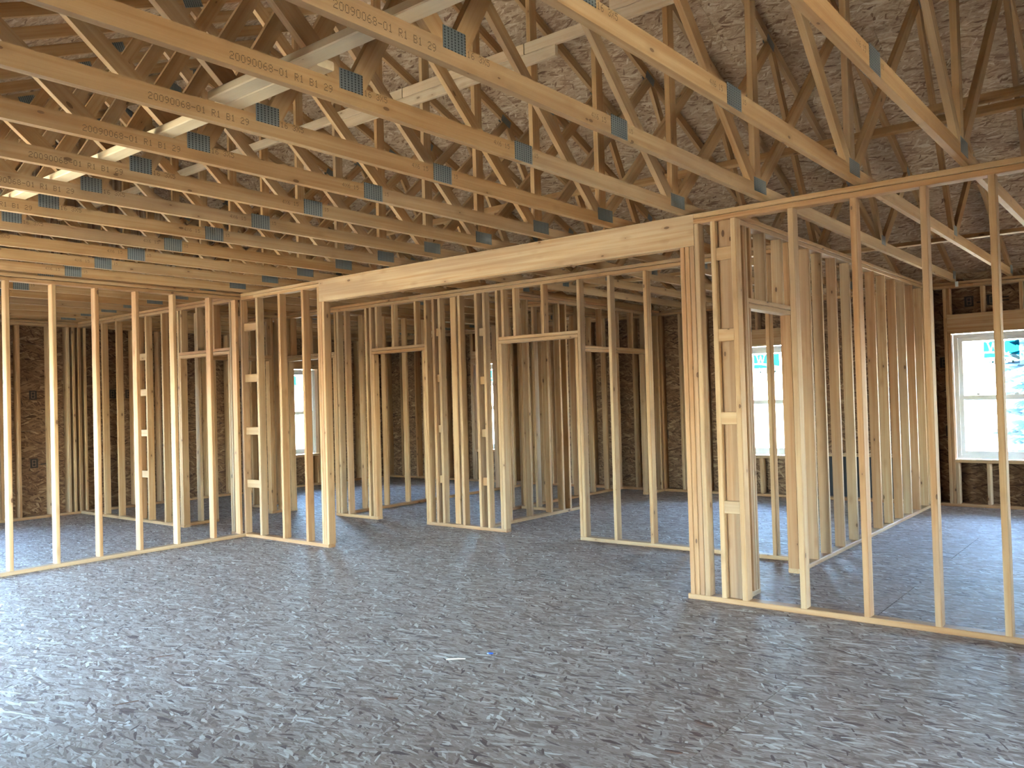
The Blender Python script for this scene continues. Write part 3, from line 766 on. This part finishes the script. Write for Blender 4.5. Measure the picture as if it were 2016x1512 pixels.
def make_truss():
    root = empty('roof_truss', (0, YC, H))
    yo = YF + W6; yi = 2 * YC - yo
    parts = []
    for (a, b) in ((yi, -1.898), (-1.898, yo)):
        poly = [(a, ZC0), (b, ZC0), (b, ZC1), (a, ZC1)]
        poly = clip(poly, lambda p: Z0 - SL * (p[0] - YC) - p[1]); poly = clip(poly, lambda p: Z0 + SL * (p[0] - YC) - p[1])
        ch = yz_prism(root, 'bottom_chord', poly, T, (1, 0), M_TRUSS)
        for (ys, zs, txt, pitch, hgt) in ((-3.703, 2.797, '20090068-01 R1 B1 29', 0.0248, 0.031), (-3.035, 2.832, '16 3X5', 0.0235, 0.028), (-2.148, 2.815, '4X6 15', 0.0225, 0.026), (-1.80, 2.818, '15', 0.02, 0.024)):
            if a <= ys < b:
                vs, fs = dotprint(txt, pitch, hgt)
                lo = tag(mesh_obj('lettering', vs, fs, M_INK, ch), kind='stuff')
                Mi = ch.matrix_basis.inverted(); Mw = Matrix.Translation((T / 2 + 0.0006, ys - YC, zs - H)); lo.matrix_basis = Mi @ Mw
    for s in (1, -1):
        e = YC + s * (yo - YC + TAIL)
        poly = [(YC, zun(YC)), (e, zun(e)), (e, zun(e) + CD), (YC, zun(YC) + CD)]
        yz_prism(root, 'top_chord', poly, T, (s, -SL), M_TRUSS)
    c = YC
    web(root, (c, ZC1), (c, zun(c)), T)
    for s in (1, -1):
        B = c + s * 2.97; T1 = c + s * 1.90; T2 = c + s * 4.0
        web(root, (c + s * 0.02, ZC0 + 0.05), (T1, zun(T1)), T - 0.0008)
        web(root, (B - s * 0.01, ZC0 + 0.05), (T1 + s * 0.03, zun(T1)), T - 0.0016)
        web(root, (B + s * 0.01, ZC0 + 0.05), (T2, zun(T2)), T - 0.0024)
        nail_plate(root, B - s * 0.0, ZC1 + 0.012, 0.13, 0.088)
        nail_plate(root, T1, zun(T1) + 0.02, 0.16, 0.08, -s * math.atan(SL))
        nail_plate(root, T2, zun(T2) + 0.03, 0.11, 0.075, -s * math.atan(SL))
        nail_plate(root, c + s * (yo - c - 0.16), ZC1 - 0.01, 0.16, 0.1, 0)
    nail_plate(root, c + 0.03, ZC1 - 0.008, 0.205, 0.092)
    nail_plate(root, -1.898, ZC0 + 0.05, 0.155, 0.102)
    nail_plate(root, c, zun(c) + 0.03, 0.2, 0.12)
    return root
def copy_tree(o, parent=None):
    c = o.copy(); COL.objects.link(c); c.parent = parent
    for ch in list(kids[o.name]): copy_tree(ch, c)
    return c
proto = make_truss()
kids = {}
for o in bpy.data.objects: kids.setdefault(o.name, [])
for o in bpy.data.objects:
    if o.parent: kids[o.parent.name].append(o)
ORD = ['first', 'second', 'third', 'fourth', 'fifth', 'sixth', 'seventh', 'eighth', 'ninth', 'tenth', 'eleventh', 'twelfth', 'thirteenth', 'fourteenth', 'fifteenth', 'sixteenth', 'seventeenth', 'eighteenth', 'nineteenth', 'twentieth']
TX = [7.411 - 0.6096 * k for k in range(19)] + [-4.19, 8.0206, 8.63, 9.24, 9.85, 10.46, 11.07, 11.66]
LOOK = {0: 'weathered', 1: 'pale', 2: 'golden', 3: 'golden', 4: 'golden', 5: 'golden'}
for k, X in enumerate(TX):
    r = proto if k == 0 else copy_tree(proto)
    r.location = (X, YC, H)
    if k < 19: lb = 'pine roof truss with steel nail plates, %s bottom chord counted from the top right corner' % ORD[k]
    elif k == 19: lb = 'pine gable end truss standing on the left exterior wall'
    else: lb = 'pine roof truss above the camera outside the picture, %s to the right' % ORD[k - 20]
    tag(r, lb, 'roof truss', 'roof trusses set two feet apart')

# ------------------------------------------------------------------ roof deck
ceil = empty('ceiling', (0, YC, zun(YC) + CD), 'underside of the two roof slopes decked with strand board sheets', 'roof', kind='structure')
cs = 1 / math.sqrt(1 + SL * SL)
for s in (1, -1):
    slope_len = (YF + W6 - YC + TAIL) / cs
    row = 0; u = slope_len
    while u > 0.02:
        ua = max(0.01, u - PW)
        x = XG - 0.45 - (PL / 2 if row % 2 else 0)
        while x < XR + 0.45:
            xa, xb = max(x, XG - 0.45), min(x + PL, XR + 0.45)
            if xb - xa > 0.1:
                def place(uu, vv, s=s):
                    X = Vector((1, 0, 0)); Y = Vector((0, s * cs, -SL * cs)); Z = X.cross(Y)
                    M = Matrix((X, Y, Z)).transposed().to_4x4()
                    M.translation = X * uu + Y * vv + Vector((0, 0, 0.008 / cs)); return M
                osb_sheet(ceil, 'roof_panel', xa + 0.0015, xb - 0.0015, ua + 0.0008, u - 0.0008, 0.012, place, M_OSB)
            x += PL
        u -= PW; row += 1
    yy = slope_len * cs
    vs = [Vector((xq, s * (0.0 if e == 0 else yy), zun(YC) + CD - (0 if e == 0 else yy * SL) + 0.017 + t_)) - Vector((0, 0, ceil.location.z)) for t_ in (0.0, 0.006) for (xq, e) in ((XG - 0.45, 0), (XR + 0.45, 0), (XR + 0.45, 1), (XG - 0.45, 1))]
    mesh_obj('roof_light_seal', vs, [(0, 1, 2, 3), (4, 7, 6, 5), (0, 4, 5, 1), (1, 5, 6, 2), (2, 6, 7, 3), (3, 7, 4, 0)], M_GAP, ceil)  # unseen layer added over the deck, keeps sun out of panel gaps
# gable triangles closing the attic
for nm, X, wl in (('left', XG - W6 - 0.006, gable), ('right', XR + W6 + 0.006, right)):
    yo = YF + W6; yi = 2 * YC - yo
    poly = [(yi, H), (yo, H), (yo, zun(yo) + CD), (YC, zun(YC) + CD), (yi, zun(yi) + CD)]
    vs = [(X - 0.006, y, z) for y, z in poly] + [(X + 0.006, y, z) for y, z in poly]
    n = 5
    fs = [tuple(range(n))[::-1], tuple(range(n, 2 * n))] + [(i, (i + 1) % n, n + (i + 1) % n, n + i) for i in range(n)]
    mesh_obj('gable_panel', [Vector(v) - wl.root.location for v in vs], fs, M_OSB, wl.root)
# soffit blocking between truss heels
for wl, yy in ((back, YF + W6 - 0.02), (front, YN - W6 + 0.0)):
    wl.b('eave_board', XG - 0.2, XR + 0.2, (W6 - 0.02), W6 + 0.010, H + 0.002, H + 0.105, M_OSB, False)

# ------------------------------------------------------------------ loose lateral braces on the trusses
def brace(lb, a, b, grp, mat=M_BRACE):
    o = board(None, 'lateral_brace', a, b, mat); tag(o, lb, 'brace', grp); return o
ZL = ZC1
G1 = 'pale boards laid across the bottom chords'
brace('pale two by four laid flat over the nearest bottom chords, its cut end showing', (5.0, -3.43, ZL), (9.2, -3.341, ZL + T), G1)
brace('pale two by four laid flat beside it, lapping over the fourth to ninth bottom chords', (0.9, -3.34, ZL), (5.66, -3.251, ZL + T), G1)
brace('pale two by four laid flat over the far left bottom chords', (-4.2, -3.43, ZL), (1.2, -3.341, ZL + T), G1)
G2 = 'boards laid across the bottom chords near the back wall'
brace('two by four laid across the bottom chords above the right room near the window wall', (3.6, 3.26, ZL), (8.4, 3.349, ZL + T), G2, M_TRUSS)
brace('two by four laid across the bottom chords above the back bedrooms', (-4.2, 3.26, ZL), (3.59, 3.349, ZL + T), G2, M_TRUSS)
G3 = 'boards nailed on edge across the king posts'
yk = YC - W4 / 2
for i, (xa, xb, z) in enumerate(((5.15, 9.4, 4.325), (4.35, 6.3, 4.232), (2.1, 4.65, 4.14), (2.95, 4.34, 4.232), (-1.6, 2.94, 4.232), (-4.2, -1.61, 4.232))):
    brace(['white board nailed across the king posts at the upper right, topmost of the lap', 'white board nailed across the king posts above the header middle', 'pinkish board stamped dark, nailed across king posts below a white one', 'short white board lapped over a pinkish one on the king posts', 'board nailed across the king posts left of centre', 'board nailed across the king posts at the far left'][i],
          (xa, yk - T - 0.0005 - (T + 0.0005) * (i % 2) * 0, z), (xb, yk - 0.0005, z + W4), G3, M_BRACE2)
G4 = 'boards nailed across the slanting webs at the right'
# web from T1 (1.76) down to B (2.83): near edge line
def web_edge(z):
    y1, z1, y2, z2 = YC + 1.93, zun(YC + 1.93), YC + 2.96, ZC0 + 0.05
    return y1 + (y2 - y1) * (z - z1) / (z2 - z1)
for (xa, xb, z, lb) in ((6.72, 10.5, 3.80, 'yellow board nailed across the slanting webs at the upper right corner'), (3.9, 8.2, 3.705, 'yellow board nailed across the slanting webs just below another'), (-1.0, 3.89, 3.76, 'board nailed across the slanting webs behind the middle trusses')):
    y = web_edge(z) - 0.052 - (0.04 if z < 3.72 else 0)
    o = brace(lb, (xa, y - T, z - W4 / 2), (xb, y, z + W4 / 2), G4, M_TRUSS)
    o.matrix_basis = Matrix.Translation(o.location) @ Matrix.Rotation(math.radians(-31), 4, 'X') @ Matrix.Translation(-o.location) @ o.matrix_basis

# galvanised tie at the back wall
vs, fs = boxes_mesh([((-0.001, -0.0015, -0.066), (0.034, 0.0, 0.0)), ((-0.001, -0.0015, 0.0), (0.0005, 0.028, 0.075)), ((-0.001, -0.004, -0.05), (0.02, -0.0015, -0.035))])
tie = mesh_obj('hurricane_tie', vs, fs, M_GALV, None, (6.1922 + 0.0205, YF - 0.0005, H)); tag(tie, 'small galvanised steel tie joining a truss to the back wall plate above the right window', 'bracket')

# ------------------------------------------------------------------ scraps on the floor
def scrap(name, lb, cat, x, y, L_, W_, ang, mat, h=0.006, bend=0.0, grp=None):
    vs, fs = [], []
    K_ = 5
    for i in range(K_ + 1):
        u = i / K_ - 0.5; ww = W_ / 2 * (1 - abs(u) ** 3 * 3)
        yy = bend * (u * u) * L_
        vs += [(u * L_, yy - ww, 0), (u * L_, yy + ww, 0), (u * L_, yy + ww * 0.7, h * (1 - 0.4 * abs(u))), (u * L_, yy - ww * 0.7, h * (1 - 0.4 * abs(u)))]
    for i in range(K_):
        a = 4 * i; b = a + 4
        fs += [(a, a + 1, b + 1, b), (a + 1, a + 2, b + 2, b + 1), (a + 2, a + 3, b + 3, b + 2), (a + 3, a, b, b + 3)]
    fs += [(0, 3, 2, 1), (4 * K_, 4 * K_ + 1, 4 * K_ + 2, 4 * K_ + 3)]
    o = mesh_obj(name, vs, fs, mat, None, (x, y, 0.0002)); o.rotation_euler = (0, 0, ang); tag(o, lb, cat, grp); return o
scrap('plastic_scrap', 'small dark blue plastic scrap lying on the bare floor', 'scrap', 5.178, -1.803, 0.035, 0.02, 0.4, M_BLUE, 0.008)
scrap('wood_sliver', 'pale wood sliver on the floor left of the blue scrap', 'wood sliver', 5.08, -1.99, 0.11, 0.012, 0.68, M_CHIP, 0.005)
for (x, y, L_, W_, an, lb) in ((3.57, -2.94, 0.15, 0.009, 1.1, 'long thin dark sliver on the floor in the left foreground'), (4.17, -3.45, 0.12, 0.008, 1.2, 'thin dark sliver on the floor nearest the bottom left corner'), (5.24, -2.64, 0.07, 0.03, 0.4, 'broad dark chip on the floor below the pale wood sliver'), (6.65, -2.06, 0.10, 0.03, -0.2, 'upper of two broad dark chips beside the floor joint at lower right'), (6.68, -2.40, 0.075, 0.025, 0.2, 'lower of two broad dark chips beside the floor joint at lower right')):
    scrap('wood_sliver', lb, 'wood sliver', x, y, L_, W_, an, M_BARK, 0.004, 0.05, 'dark slivers strewn on the floor')
